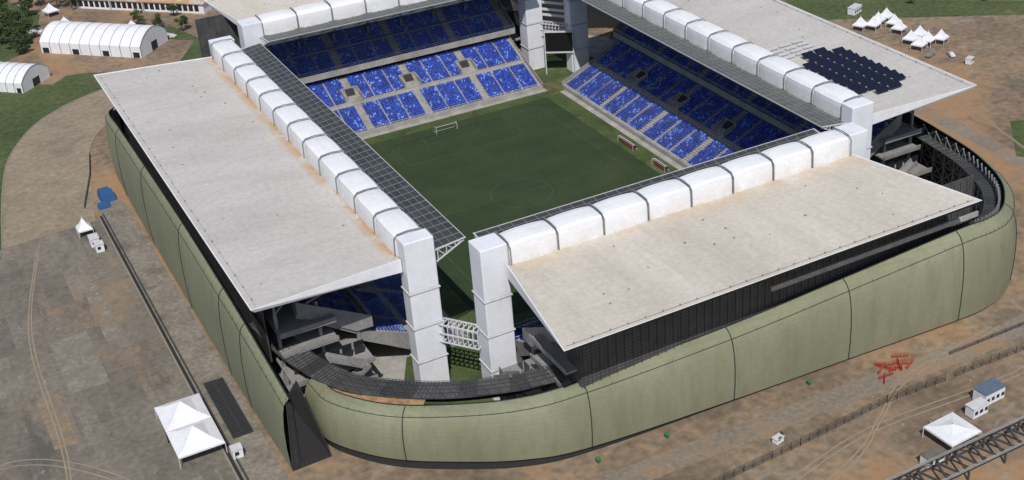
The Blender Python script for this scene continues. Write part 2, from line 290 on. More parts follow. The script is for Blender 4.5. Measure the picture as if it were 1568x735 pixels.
def stand(side):
    f=smap(side);long=side in 'WE'
    L_=62 if long else 42;LU=63 if long else 43.5
    tr,ri=.8,.36
    prof=[(0,0),(0,1.4)];d,z=.9,1.4;prof.append((d,z));rows1=[]
    for k in range(13): 
        rows1.append((d,z));d+=tr;prof.append((d,z));z+=ri;prof.append((d,z))
    d+=1.8;prof.append((d,z));z+=1.0;prof.append((d,z));rows2=[];dm=d
    for k in range(13):
        rows2.append((d,z));d+=tr;prof.append((d,z));z+=ri;prof.append((d,z))
    d+=1.5;prof.append((d,z));dend,zend=d,z
    prof.append((d,z-1.2));prof.append((8,0))
    def sweep(pr,L,name,mat):
        b=MB();n=len(pr);b.v=[f(-L,a,c) for a,c in pr]+[f(L,a,c) for a,c in pr]
        for i in range(n): j=(i+1)%n;b.f.append((i,j,n+j,n+i))
        b.f.append(tuple(range(n)));b.f.append(tuple(reversed(range(n,2*n))));b.obj(name,mat,ST)
    sweep(prof,L_,'lower_tier_'+side,m_conc)
    d,z=dend-3,14.6;pu=[(d,13.6),(d,15.7),(d+.25,15.7),(d+.25,14.6)];d+=1.3;pu.append((d,14.6));rows3=[]
    for k in range(18):
        rows3.append((d,z));d+=.8;pu.append((d,z));z+=.5;pu.append((d,z))
    d+=1;pu.append((d,z));pu.append((d,z-1.4));pu.append((dend+1,13.6));du,zu=d,z
    sweep(pu,LU,'upper_tier_'+side,m_conc)
    nb=5 if long else 4
    bl=2*L_/nb
    skip=[];vm=MB();vd=MB();sr=MB()
    for k in range(nb+1):
        a=-L_+k*bl
        skip.append((a-1.0,a+1.0,0,100))
        if k<nb: 
            for q in (1/3,2/3): skip.append((a+bl*q-.3,a+bl*q+.3,0,100))
        if 0<k<nb:
            skip.append((a-3.0,a+3.0,dm-.1,dm+5.0))
            zt=rows2[6][1]+1.0
            zb=rows1[-1][1]+.4
            for s2 in (-3.0,2.7): 
                p=[f(a+s2,dm-.1,zb),f(a+s2+.3,dm-.1,zb),f(a+s2+.3,dm+5.2,zb),f(a+s2,dm+5.2,zb)]
                q=[(x_,y_,zt if i in(2,3) else zt-1.2) for i,(x_,y_,_) in enumerate(p)]
                vm.hexa(p,q)
            vm.hexa([f(a-3,dm+4.9,5),f(a+3,dm+4.9,5),f(a+3,dm+5.2,5),f(a-3,dm+5.2,5)],[f(a-3,dm+4.9,zt),f(a+3,dm+4.9,zt),f(a+3,dm+5.2,zt),f(a-3,dm+5.2,zt)])
            vd.quad(f(a-1.5,dm+2.6,rows2[3][1]+.1),f(a+1.5,dm+2.6,rows2[3][1]+.1),f(a+1.5,dm+4.85,zt-.3),f(a-1.5,dm+4.85,zt-.3))
    vm.obj('vomitory_walls_'+side,m_conc,ST);vd.obj('vomitory_openings_'+side,m_dark,ST)
    seats(side,rows1,-L_+.4,L_-.8,skip,'seats_lower_'+side);seats(side,rows2,-L_+.4,L_-.8,skip,'seats_middle_'+side)
    seats(side,rows3,-LU+.4,LU-.8,skip,'seats_upper_'+side)
    for dd,zz in ((.1,1.4),(dm-1.5,rows1[-1][1]+ri),):
        sr.bar(f(-L_,dd,zz+1),f(L_,dd,zz+1),.08)
        for k in range(int(L_)): sr.bar(f(-L_+2*k,dd,zz),f(-L_+2*k,dd,zz+1),.07)
    for zz in (16.3,16.9): sr.bar(f(-LU,dend-2.9,zz),f(LU,dend-2.9,zz),.09)
    sr.obj('handrails_'+side,m_steelw,ST)
    cb=MB();dB=44 if long else 47
    for sg in (-1,1):
        a=sg*(LU+.15);w_=.15
        pts=[(dend-3,13.6),(dend-3,16.4),(du,zu+2.2),(du,zu-1.4),(dend+1,13.6)]
        lo=[f(a-w_,x_,z_) for x_,z_ in pts];hi=[f(a+w_,x_,z_) for x_,z_ in pts];cb.hexa(lo,hi)
        a=sg*(L_+.15);pts=[(0,0),(0,2.3),(dend,zend+1),(dend,zend-1.5),(8,0)]
        cb.hexa([f(a-w_,x_,z_) for x_,z_ in pts],[f(a+w_,x_,z_) for x_,z_ in pts])
    for zf in (5,10,15,20):
        dd=dend+(0 if zf<15 else 6);LF=LU+(8 if zf<12 else 3)
        cb.hexa([f(-LF,dd,zf-.5),f(LF,dd,zf-.5),f(LF,dB,zf-.5),f(-LF,dB,zf-.5)],[f(-LF,dd,zf),f(LF,dd,zf),f(LF,dB,zf),f(-LF,dB,zf)])
        for sg in (-1,1): cb.bar(f(sg*LF,dd,zf+.45),f(sg*LF,dB,zf+.45),.2,.9)
    nc=10 if long else 7
    for k in range(nc+1):
        a=-LU+.6+(2*LU-1.2)*k/nc
        for dd in (dend+.5,dend+9,dB-.6): cb.bar(f(a,dd,0),f(a,dd,13.4 if dd<dend+1 else 24),.7)
        cb.bar(f(a,dend+.5,13),f(a,du,zu-1.6),.6,1.2)
    for sg in (-1,1):
        for (za,zb,da,db) in ((0,5,dend+2,dend+10),(5,10,dend+10,dend+2),(10,15,dend+3,dend+11)):
            a=sg*(LU+9.2);p0=f(a,da,za);p1=f(a,db,zb);cb.bar(p0,p1,2.2,.35)
            for q in (-1.1,1.1):
                p0=f(a+q,da,za+.7);p1=f(a+q,db,zb+.7);cb.bar(p0,p1,.12,.9)
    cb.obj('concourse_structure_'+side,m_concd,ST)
    # glazed fronts of the concourse ends
    gl=MB()
    for sg in (-1,1):
        for zf in (0,5,10):
            a=sg*(LU+4);
            for q in range(6):
                d0=dend+1+q*(dB-dend-2)/6;d1_=d0+(dB-dend-2)/6-.5;gl.quad(f(a,d0,zf+.3),f(a,d1_,zf+.3),f(a,d1_,zf+3.6),f(a,d0,zf+3.6))
    gl.obj('concourse_glazing_'+side,m_glass,ST)
    s=MB();dt=17 if long else 24
    for a in [-LU+.4+(2*LU-.8)*k/nc for k in range(nc+1)]:
        s.bar(f(a,dB-.6,24),f(a,dB-.6,33),.5);s.bar(f(a,dB-.6,24),f(a,dB-9,32),.4);s.bar(f(a,du,zu),f(a,dB-9,32),.4);s.bar(f(a,du,zu),f(a,dt-2,31),.4);s.bar(f(a,dB-.6,32.6),f(a,dt,31),.4)
    s.obj('roof_rakers_'+side,m_steel,ST)
    b=MB();b.hexa([f(-LU,du+.2,zu-1),f(LU,du+.2,zu-1),f(LU,du+.5,zu-1),f(-LU,du+.5,zu-1)],[f(-LU,du+.2,zu+4),f(LU,du+.2,zu+4),f(LU,du+.5,zu+4),f(-LU,du+.5,zu+4)]);b.obj('upper_back_wall_'+side,m_louv,ST)
for s_ in 'NSEW': stand(s_)
# ---------------------------------------------------------------- facade
def catmull(P,n):
    P=[np.array(p,float) for p in P];out=[]
    Q=[2*P[0]-P[1]]+P+[2*P[-1]-P[-2]]
    for i in range(1,len(Q)-2):
        for k in range(n):
            t=k/n;a,b,c,d=Q[i-1],Q[i],Q[i+1],Q[i+2]
            out.append(.5*((2*b)+(-a+c)*t+(2*a-5*b+4*c-d)*t*t+(-a+3*b-3*c+d)*t**3))
    out.append(P[-1]);return out
PR_S=[(0,-.2),(.2,.05),(.45,.1),(.65,-.2),(.8,-.75),(.9,-1.45),(.96,-2.4),(1.0,-3.9)]
PR_W=[(0,-.1),(.3,.1),(.6,-.05),(.82,-.5),(.92,-.95),(.97,-1.5),(1.0,-2.3)]
def facade(name,pts,seams,n=10,lattice=None,PR=PR_S):
    pts=[p if len(p)==4 else (*p,.8) for p in pts]
    C=catmull(pts,n);nor=[]
    for i in range(len(C)):
        a=C[max(0,i-1)];c=C[min(len(C)-1,i+1)];t=(c-a)[:2];t/=np.linalg.norm(t);nor.append((t[1],-t[0]))
    def P(i,s,o,extra=0):
        x,y,zt,zb=C[i];nx,ny=nor[i];z=zb+s*(zt-zb);return (x+nx*(o+extra),y+ny*(o+extra),z)
    top=PR[-1][1];rm=PR[-3]
    b=MB();m=len(PR)
    for i in range(len(C)):
        for s,o in PR: b.v.append(P(i,s,o))
    for i in range(len(C)-1):
        for j in range(m-1): b.f.append((i*m+j,(i+1)*m+j,(i+1)*m+j+1,i*m+j+1))
    b.obj(name,m_fac,ST,smooth=True)
    k=MB()
    for i in range(len(C)-1): k.quad(P(i,0,-2.2),P(i+1,0,-2.2),P(i+1,.97,top-.5),P(i,.97,top-.5))
    k.obj(name+'_lining',m_dark,ST)
    s=MB()
    for q in seams:
        i=min(int(q*n),len(C)-1)
        for (s1,o1),(s2,o2) in zip(PR,PR[1:]): s.bar(P(i,s1,o1,.06),P(i,s2,o2,.06),.2,.16)
    for i in range(len(C)-1):
        s.bar(P(i,rm[0],rm[1],.1),P(i+1,rm[0],rm[1],.1),.09)
        s.bar(P(i,1,top),P(i+1,1,top),.22)
    for i in range(0,len(C),2): s.bar(P(i,rm[0],rm[1],.12),P(i,1,top,.1),.06)
    s.obj(name+'_seams',m_dark,ST)
    p=MB()
    for i in range(len(C)-1):
        a=P(i,0,-.9);c=P(i+1,0,-.9);d=P(i,0,-2.1);e=P(i+1,0,-2.1)
        p.hexa([(a[0],a[1],0),(c[0],c[1],0),(e[0],e[1],0),(d[0],d[1],0)],[(a[0],a[1],a[2]+.1),(c[0],c[1],c[2]+.1),(e[0],e[1],e[2]+.1),(d[0],d[1],d[2]+.1)])
    p.obj(name+'_plinth_shadow',m_dark,ST)  # real base wall; its dark height also paints the contact shadow at the foot
    if lattice:
        g=MB()
        for i in range(int(lattice[0]*n),int(lattice[1]*n)-1,2):
            for s0 in (0.1,.32,.55,.78):
                g.bar(P(i,s0,-5),P(i+2,s0+.22,-5.2),.2);g.bar(P(i+2,s0,-5),P(i,s0+.22,-5.2),.2);g.bar(P(i,s0,-5),P(i+2,s0,-5),.2)
            g.bar(P(i,0,-5),P(i,1,-5),.3)
        g.obj(name+'_lattice',m_steel,ST)
        g=MB();g2=MB()
        for i in range(int(lattice[0]*n),int(lattice[1]*n)-1):
            g.quad(P(i,.86,-5.0),P(i+1,.86,-5.0),P(i+1,.86,-8.5),P(i,.86,-8.5))
            g2.bar(P(i,.87,-5.0),P(i,.87,-8.5),.15)
            for o in (-5,-8.5): g2.bar(P(i,.87,o),P(i+1,.87,o),.15)
        g.obj(name+'_ring_roof',m_louv,ST);g2.obj(name+'_ring_slats',m_steeld,ST)
    return C
facade('facade_south',[(-91,-74,13,2.2),(-89.5,-84,13.2,2.4),(-81.5,-96,13.8,2.6),(-70,-105,14.5,2.6),(-57,-112.3,15.5,2.4),(-43,-115.5,16.5,1.8),(-8,-117.5,18,1.0),(23,-119,20.5),(55,-120.8,23.5),(66,-120.3,23.2),(74,-117.6,22.5),(81.5,-112,21.7),(89,-103.5,21),(94.5,-92.5,20.5),(98.8,-78,20),(101.5,-50,20),(103,0,20),(103,60,20),(102,88,19),(92,106,19),(70,114,19),(30,118,19),(-30,118,19),(-66,115,18),(-84,110,17),(-94,100,16.5)],[2.3,5,6,7,8,10.6,12.6],lattice=(8.6,15.5))
facade('facade_west',[(-94,100,16.5),(-98.5,88,19),(-99.6,65,22.5),(-100,30,24.5),(-100,-10,25),(-100,-45,24),(-99.8,-60,22.5),(-99.6,-74,20.5),(-99.2,-86,18)],[2,3,4,5,6],PR=PR_W)
b=MB();b.poly([(-99,-85.8,0),(-90.2,-85.5,0),(-91,-79,7),(-92.5,-76,15),(-97.5,-85.4,18)]);b.poly([(-99,-85.8,0),(-96,-73,0),(-94,-72,15.5),(-97.5,-85.4,18)])
b.obj('corner_slit_mesh',m_dark,ST)
b=MB()
for k in range(9):
    q=k/8;b.bar((-99+8.8*q,-85.95+.3*q,.1),(-97.5+5*q,-85.6+9.4*q,18-3*q),.1)
for k in range(8):
    q=k/8;b.bar((-99+1.5*q,-86,18*q),(-90.2-2.3*q,-85.7+9.5*q,15*q+.1),.1)
b.obj('corner_slit_ribs',m_steeld,ST)
ring=catmull([(-95,-52,17),(-92,-66,14.5),(-86,-80,13.2),(-79,-89,13.6),(-68.5,-98,14.2),(-56,-105,15.2),(-45,-108.5,16)],8)
b=MB();sl_=MB();wd=MB();rn=[]
for i in range(len(ring)):
    a=ring[max(0,i-1)];c=ring[min(len(ring)-1,i+1)];t=(c-a)[:2];t/=np.linalg.norm(t);rn.append(np.array((-t[1],t[0],0)))
for i in range(len(ring)-1):
    p,q=ring[i],ring[i+1];n1,n2=rn[i],rn[i+1];h=np.array((0,0,.4));W_=5.6
    b.hexa([p-h,q-h,q+n2*W_-h,p+n1*W_-h],[p,q,q+n2*W_,p+n1*W_])
    for k in (0,.5): 
        pp=p+(q-p)*k;sl_.bar(pp+h*.5,pp+n1*W_+h*.5,.1)
    for k in (1.4,2.8,4.2,5.6): sl_.bar(p+n1*k+h*.6,q+n2*k+h*.6,.09)
    b.hexa([p+n1*5.3-[0,0,5],q+n2*5.3-[0,0,5],q+n2*5.5-[0,0,5],p+n1*5.5-[0,0,5]],[p+n1*5.3-h,q+n2*5.3-h,q+n2*5.5-h,p+n1*5.5-h])
    if 14<i<30: wd.hexa([p-n1*1.8-h*2,q-n2*1.8-h*2,q-n2*.1-h*2,p-n1*.1-h*2],[p-n1*1.8-h,q-n2*1.8-h,q-n2*.1-h,p-n1*.1-h])
b.obj('corner_ring_roof',m_louv,ST);sl_.obj('corner_ring_slats',m_steeld,ST);wd.obj('corner_ring_gutter',m_wood,ST)
b=MB();b.box(-43.5,63,-113.2,-112.8,12,34);b.box(-43.7,-43.3,-112.8,-108,12,34);b.obj('louvre_wall_S',m_louv,ST)
b=MB()
for k in range(54): b.bar((-43+2*k,-113.4,13),(-43+2*k,-113.4,33.5),.14)
b.obj('louvre_mullions_S',m_steeld,ST)
b=MB();b.box(2,62,-116.8,-116.3,25.2,26.4);b.obj('service_beam_S',m_conc,ST)
b=MB();b.box(-94,-93.6,-62,74,12,33.5);b.box(93.6,94,-60,74,12,33.5);b.box(-60,60,112,112.5,12,34);b.obj('louvre_wall_sides',m_louv,ST)
for (sx,sy) in ((-1,-1),(1,1),(1,-1),(-1,1)):
    g=MB();A=Vector((sx*58.2,sy*75,0));B=Vector((sx*52.2,sy*83.2,0));Wd=Vector((sx*1.1,sy*.8,0))
    for o in (Wd,-Wd):
        for z in (12.5,14.7,17): g.bar(A+o+Vector((0,0,z)),B+o+Vector((0,0,z)),.28)
        for k in range(9):
            p=A+(B-A)*k/8+o;g.bar(p+Vector((0,0,12.5)),p+Vector((0,0,17)),.2)
    for k in range(9):
        p=A+(B-A)*k/8
        for z in (12.6,17.1): g.bar(p+Wd+Vector((0,0,z)),p-Wd+Vector((0,0,z)),.25)
    g.obj('tower_bridge',m_steelw,ST)
    if sx>0 and sy>0:
        g=MB()
        for z in (20,22,24.5): g.bar(A+Vector((0,0,z)),B+Vector((0,0,z)),.7)
        g.obj('upper_tower_bridge',m_steelw,ST)
P0=Vector((49.8,76.5,0));P1=Vector((58.2,71,0));nn=Vector((.55,.84,0))
g=MB();g.hexa([P0+Vector((0,0,8.5)),P1+Vector((0,0,8.5)),P1+nn+Vector((0,0,8.5)),P0+nn+Vector((0,0,8.5))],[P0+Vector((0,0,15.5)),P1+Vector((0,0,15.5)),P1+nn+Vector((0,0,15.5)),P0+nn+Vector((0,0,15.5))]);g.obj('scoreboard_screen',m_black,ST)
g=MB()
for z in (8.2,15.8): g.bar(P0+Vector((0,0,z)),P1+Vector((0,0,z)),.5)
for p in (P0,P1): g.bar(p+Vector((0,0,0)),p+Vector((0,0,16)),.4)
g.obj('scoreboard_frame',m_steelw,ST)
g=MB();g2=MB()
for i in range(11):
    y=-66+i*3.1
    for j in range(4):
        x=70.5+j*4.4+ (0 if i%2 else .3)
        if (i,j) in ((0,0),(10,3),(0,3),(10,0),(9,0)): continue
        z=34.9+ (x-65)*.032
        g.hexa([(x,y,z+.25),(x+4.0,y,z+.25),(x+4.0,y+1.9,z+1.0),(x,y+1.9,z+1.0)],[(x,y,z+.32),(x+4.0,y,z+.32),(x+4.0,y+1.9,z+1.07),(x,y+1.9,z+1.07)])
        for xx in (x+.3,x+3.7): g2.bar((xx,y+1.7,z-.3),(xx,y+1.7,z+.9),.1)
for i in range(4):
    y=-31.5+i*2.6
    for j in range(3):
        x=70.5+j*4.6;z=34.9+(x-65)*.032;g2.bar((x,y,z+.3),(x+4,y,z+.3),.3,.2);g2.bar((x,y+.8,z+.3),(x+4,y+.8,z+.3),.3,.2)
g.obj('solar_panel_cells',m_solar,ST);g2.obj('solar_panel_racks',m_steelw,ST)
# ---------------------------------------------------------------- ground
b=MB();b.quad((-4000,-4000,0),(4000,-4000,0),(4000,4000,0),(-4000,4000,0));b.obj('ground',m_ground)
def sheet(name,pts,mat,z=.008,parent=None):
    b=MB();b.poly([(x,y,z) for x,y in pts]);return b.obj(name,mat,parent)
sheet('stadium_floor',[(-94,-70),(-84,-86),(-66,-102),(-45,-110),(60,-112),(76,-108),(90,-85),(97,0),(96,80),(80,104),(-70,106),(-92,92)],m_conc,.004,ST)
def cm2(P,n): return [(float(p[0]),float(p[1])) for p in catmull([(x,y,0) for x,y in P],n)]
A1=cm2([(-78,163),(-92,158),(-104,151),(-114,141),(-121,129),(-127,114),(-131,95),(-134,76),(-137,54)],5)
A2=cm2([(-80,132),(-88,130),(-94,125),(-99,117),(-102.5,107),(-105,95),(-107,82),(-109,70),(-111,56)],5)
sheet('plaza',[(-300,-300),(-109,-300),(-109,56)]+A2[::-1]+A1+[(-300,20)],m_plaza,.008)
b=MB()
for i in range(len(A1)-1): b.quad((*A1[i],.014),(*A1[i+1],.014),(*A2[i+1],.014),(*A2[i],.014))
b.obj('ring_road',m_tan)
sheet('apron',[(-109,-150),(-99,-150),(-99,-90),(-100.5,-88),(-100.5,60),(-104,75),(-109,68)],m_plaza2,.012)
b=MB()
for P_ in (A1,A2):
    for p,q in zip(P_,P_[1:]): b.bar((*p,.06),(*q,.06),.3,.16)
b.obj('kerb',m_kerb)
def ribbon(name,pts,hw,mat,z):
    SR=catmull([(*p,0) for p in pts],10);b=MB()
    T=[]
    for i in range(len(SR)):
        a=SR[max(0,i-1)];c=SR[min(len(SR)-1,i+1)];t=(c-a)[:2];t/=np.linalg.norm(t);T.append(np.array((-t[1],t[0],0)))
    zz=np.array((0,0,z))
    for i in range(len(SR)-1): b.quad(SR[i]-T[i]*hw+zz,SR[i+1]-T[i+1]*hw+zz,SR[i+1]+T[i+1]*hw+zz,SR[i]+T[i]*hw+zz)
    return b.obj(name,mat)
ribbon('service_road',[(-99,-150),(-84,-130),(-60,-126),(0,-127.5),(60,-130),(100,-124),(125,-100),(133,-50),(134,40)],3.2,m_road,.010)
for k,(pts) in enumerate(([(-60,-150),(-20,-146),(10,-141),(50,-143),(90,-139)],[(-40,-158),(0,-147),(15,-139),(30,-131),(60,-127)],[(-150,-110),(-140,-60),(-138,0),(-128,50)],[(-170,-60),(-150,-50),(-130,-70),(-115,-110)],[(110,-120),(130,-90),(150,-20),(160,20)])):
    for o in (-.8,.8): ribbon('wheel_tracks',[(x+o*.6,y+o) for x,y in pts],.17,m_track,.03+.002*k)
sheet('grass_verge',[(-84,166),(-80,163)]+A1[2:]+[(-160,40),(-300,60),(-300,200),(-160,205),(-136,205),(-112,184),(-102,176)],m_field,.005)
sheet('grass_verge',[(-102,176),(-96,182),(-88,180),(-68,166),(-58,168),(-46,190),(-62,206),(-50,214),(-40,180),(-52,158),(-80,164)],m_field,.011)
sheet('grass_verge',[(-150,205),(-140,208),(-122,206),(-104,218),(-98,236),(-92,262),(-104,300),(-200,320)],m_field,.010)
sheet('grass_field',[(110,92),(157,65),(226,20),(330,-60),(600,-160),(900,300),(300,500),(90,190)],m_field,.01)
sheet('grass_verge',[(133,-64),(146,-82),(180,-60),(150,-45)],m_field,.012)
b=MB()
for (x0,y0,x1,y1) in ((140,110,260,15),(160,125,290,20)): b.bar((x0,y0,.02),(x1,y1,.02),1.6,.03)
b.obj('dirt_track',m_tan)
PB=[MB(),MB(),MB()]
fixed=[(-126,-42,7,16,0),(-134,-30,9,26,1),(-141,-50,5,22,2),(-122,-12,4,30,1),(-118,-100,6,24,1),(-150,-5,8,20,0),(-131,12,6,18,0),(-140,-84,8,14,1)]
for k in range(34):
    if k<len(fixed): x,y,w_,h_,mi=fixed[k]
    else: x=rng.uniform(-190,-114);y=rng.uniform(-125,48);w_=rng.uniform(1.2,4);h_=rng.uniform(3,14);mi=int(rng.choice([0,0,1,1,2]))
    z=.016+.0006*k;sk=rng.uniform(-.5,.5)
    PB[mi].quad((x,y,z),(x+w_,y+sk*.3,z),(x+w_+sk,y+h_,z),(x+sk,y+h_*.97,z))
PB[0].obj('paving_repair',m_patch);PB[1].obj('paving_repair',m_patch1);PB[2].obj('paving_repair',m_patch2)
b=MB();b.bar((-109.6,-150,.06),(-109.6,58,.06),.3,.14);b.obj('kerb',m_kerb)
b=MB();b.box(-109.3,-108.6,-150,58,.015,.05);b.obj('drain_channel',m_dark)
def fence(name,pts,h=1.8,step=2.5,mat=m_steeld,rails=(0.1,.5,1.)):
    b=MB()
    for p,q in zip(pts,pts[1:]):
        p=Vector((*p,0));q=Vector((*q,0));n=max(1,int((q-p).length/step))
        for k in range(n+1):
            c=p+(q-p)*k/n;b.bar(c,c+Vector((0,0,h)),.12)
        for r_ in rails: b.bar(p+Vector((0,0,h*r_)),q+Vector((0,0,h*r_)),.08)
        nd=int((q-p).length/.4)
        for k in range(nd): c=p+(q-p)*k/nd;b.bar(c+Vector((0,0,.1)),c+Vector((0,0,h)),.035)
    return b.obj(name,mat)
fence('site_fence',[(-108.3,58),(-108.2,-30),(-108,-110)],1.2)
fence('site_fence',[(-112,66),(-106,88),(-103,104)],1.2)
fence('site_fence',[(-60,-139),(-5,-137),(20,-135.5),(36,-136.5)],2.0)
fence('site_fence',[(39,-136.5),(62,-137.5),(110,-134)],2.0)
fence('site_fence',[(44,-129.5),(70,-130)],1.1,4)
b=MB();b.box(-106.5,-102,-68,-44,.02,.3)
b.obj('drain_grate',m_dark)
b=MB()
for k in range(25): b.bar((-106.5,-68+1*k,.4),(-102,-68+1*k,.4),.09)
for x in (-106.5,-104.2,-102): b.bar((x,-68,.42),(x,-44,.42),.12)
b.obj('drain_grate',m_steeld)
b=MB();b.quad((-46,-63,.012),(46,-63,.012),(46,63,.012),(-46,63,.012));
for sx in (-1,1):
    for sy in (-1,1): b.poly([(sx*43,sy*60,.016),(sx*62,sy*60,.016),(sx*72,sy*80,.016),(sx*66,sy*92,.016),(sx*56,sy*97,.016),(sx*43,sy*90,.016)])
b.obj('lawn',m_lawn)
b=MB();b.quad((-40,-58,.02),(40,-58,.02),(40,58,.02),(-40,58,.02));b.obj('football_pitch',m_grass)
b=MB();Z=.026
def ln(x0,y0,x1,y1,w=.12):
    d=Vector((x1-x0,y1-y0,0)).normalized();n=Vector((-d.y,d.x,0))*w/2;a=Vector((x0,y0,Z));c=Vector((x1,y1,Z));b.quad(a-n,c-n,c+n,a+n)
def rect(x0,y0,x1,y1): ln(x0,y0,x1,y0);ln(x1,y0,x1,y1);ln(x1,y1,x0,y1);ln(x0,y1,x0,y0)
rect(-34,-52.5,34,52.5);ln(-34,0,34,0)
for s in (-1,1): rect(-20.16,s*52.5,20.16,s*36);rect(-9.16,s*52.5,9.16,s*47)
for k in range(48):
    a,c=k*math.pi/24,(k+1)*math.pi/24;ln(9.15*math.cos(a),9.15*math.sin(a),9.15*math.cos(c),9.15*math.sin(c))
b.obj('pitch_marking',m_line)
for s in (1,-1):
    g=MB();y=52.5*s
    for x in (-3.66,3.66): g.bar((x,y,0),(x,y,2.44),.14);g.bar((x,y,2.44),(x,y+s*1.2,2.4),.08);g.bar((x,y+s*1.2,2.4),(x,y+s*2.2,.05),.08)
    g.bar((-3.66,y,2.44),(3.66,y,2.44),.14);g.bar((-3.66,y+s*2.2,.06),(3.66,y+s*2.2,.06),.08)
    g.obj('football_goal',m_steelw)
def dugout(y0,y1):
    E=empty('dugout');b=MB();c=MB();n=8;X=43.2
    for k in range(n):
        a,a2=math.radians(90*k/n),math.radians(90*(k+1)/n)
        b.quad((X-1.2+1.2*math.sin(a),y0,.6+1.3*math.cos(a)),(X-1.2+1.2*math.sin(a2),y0,.6+1.3*math.cos(a2)),(X-1.2+1.2*math.sin(a2),y1,.6+1.3*math.cos(a2)),(X-1.2+1.2*math.sin(a),y1,.6+1.3*math.cos(a)))
    b.quad((X,y0,0),(X,y1,0),(X,y1,.6),(X,y0,.6));b.bar((X-1.7,y0,1.9),(X-1.7,y1,1.9),.1)
    for y in (y0,y1): b.bar((X-1.7,y,0),(X-1.7,y,1.9),.1);b.bar((X-1.7,y,1.9),(X-1.2,y,1.9),.1)
    b.obj('shelter',m_steelw,E)
    k=y0+.3
    while k<y1-.4:
        c.box(X-1.2,X-.7,k,k+.5,.4,.5);c.box(X-.7,X-.62,k,k+.5,.5,1.1);k+=.65
    c.obj('seats',m_redd,E)
dugout(5,14);dugout(-13,-6)
# ---------------------------------------------------------------- tents, halls, cabins
def tent(x,y,w,l,h=2.6,rise=3.2,rz=0,n=1):
    E=empty('event_tent',(x,y,0),rz);b=MB();p=MB()
    for k in range(n):
        y0=-l*n/2+k*l;y1=y0+l;cx,cy=0,(y0+y1)/2;c=[(-w/2,y0),(w/2,y0),(w/2,y1),(-w/2,y1)]
        for i in range(4):
            A=Vector((*c[i],h));B=Vector((*c[(i+1)%4],h));T=Vector((cx,cy,h+rise))
            m1=A*.55+T*.45-Vector((0,0,rise*.13));m2=B*.55+T*.45-Vector((0,0,rise*.13))
            b.quad(A,B,m2,m1);b.poly([m1,m2,T])
            b.quad(A,B,B-Vector((0,0,.45)),A-Vector((0,0,.45)))
        for q in c: p.bar((*q,0),(*q,h),.15)
        p.bar((cx,cy,h+rise-.2),(cx,cy,h+rise+.5),.12)
    b.obj('canopy',m_white,E);p.obj('poles',m_steelw,E)
tent(-114,-61.5,10,10.5,3,3.0,0,2)
tent(-115,49,4,4,2.3,3.2)
for (x,y) in ((166,45),(170,42.5),(174.5,45),(179.8,46.5),(177.5,39.5),(175,34),(171,23.5),(176.7,25),(175,19),(180,17.6),(169.5,17.4)): tent(x,y,4.4,4.4,2.3,3.0,.4)
for (x,y) in ((-86,236),(-88,258),(-64,214)): tent(x,y,5,5,2.4,3,.3)
tent(22.5,-152.5,8.5,8,2.8,1.2,.05)
def hall(x,y,l,w,he,hr,rz,name='marquee_hall',arched=True):
    E=empty(name,(x,y,0),rz);b=MB();n=10;P_=[]
    for k in range(n+1):
        a=k/n
        yy=-w/2+w*a;zz=he+(hr-he)*(math.sin(math.pi*a)**.8 if arched else 1-abs(2*a-1));P_.append((yy,zz))
    ns=10
    for i in range(ns):
        x0=-l/2+l*i/ns;x1=x0+l/ns
        for (ya,za),(yb,zb) in zip(P_,P_[1:]): b.quad((x0,ya,za),(x1,ya,za),(x1,yb,zb),(x0,yb,zb))
    for s in (-1,1):
        b.quad((-l/2,s*w/2,0),(l/2,s*w/2,0),(l/2,s*w/2,he),(-l/2,s*w/2,he))
        b.poly([(s*l/2,-w/2,0)]+[(s*l/2,yy,zz) for yy,zz in P_]+[(s*l/2,w/2,0)])
    b.obj('cover',m_white,E)
    g=MB()
    for i in range(ns+1):
        x0=-l/2+l*i/ns
        for (ya,za),(yb,zb) in zip(P_,P_[1:]): g.bar((x0,ya,za+.03),(x0,yb,zb+.03),.22,.1)
        for s in (-1,1): g.bar((x0,s*(w/2+.03),0),(x0,s*(w/2+.03),he),.2)
    g.obj('ribs',m_concd,E)
    d=MB()
    for i in range(ns):
        if i%3==0: 
            x0=-l/2+l*i/ns;d.quad((x0+.8,-w/2-.06,.1),(x0+l/ns-.8,-w/2-.06,.1),(x0+l/ns-.8,-w/2-.06,he*.5),(x0+.8,-w/2-.06,he*.5))
    d.quad((l/2+.06,-2,.1),(l/2+.06,2,.1),(l/2+.06,2,he*.8),(l/2+.06,-2,he*.8))
    d.obj('openings',m_glass,E)
rzh=math.atan2(-32,33)
hall(-77,205,44,19,4.5,9,rzh)
hall(-119,191,34,16,3.8,7.5,rzh)
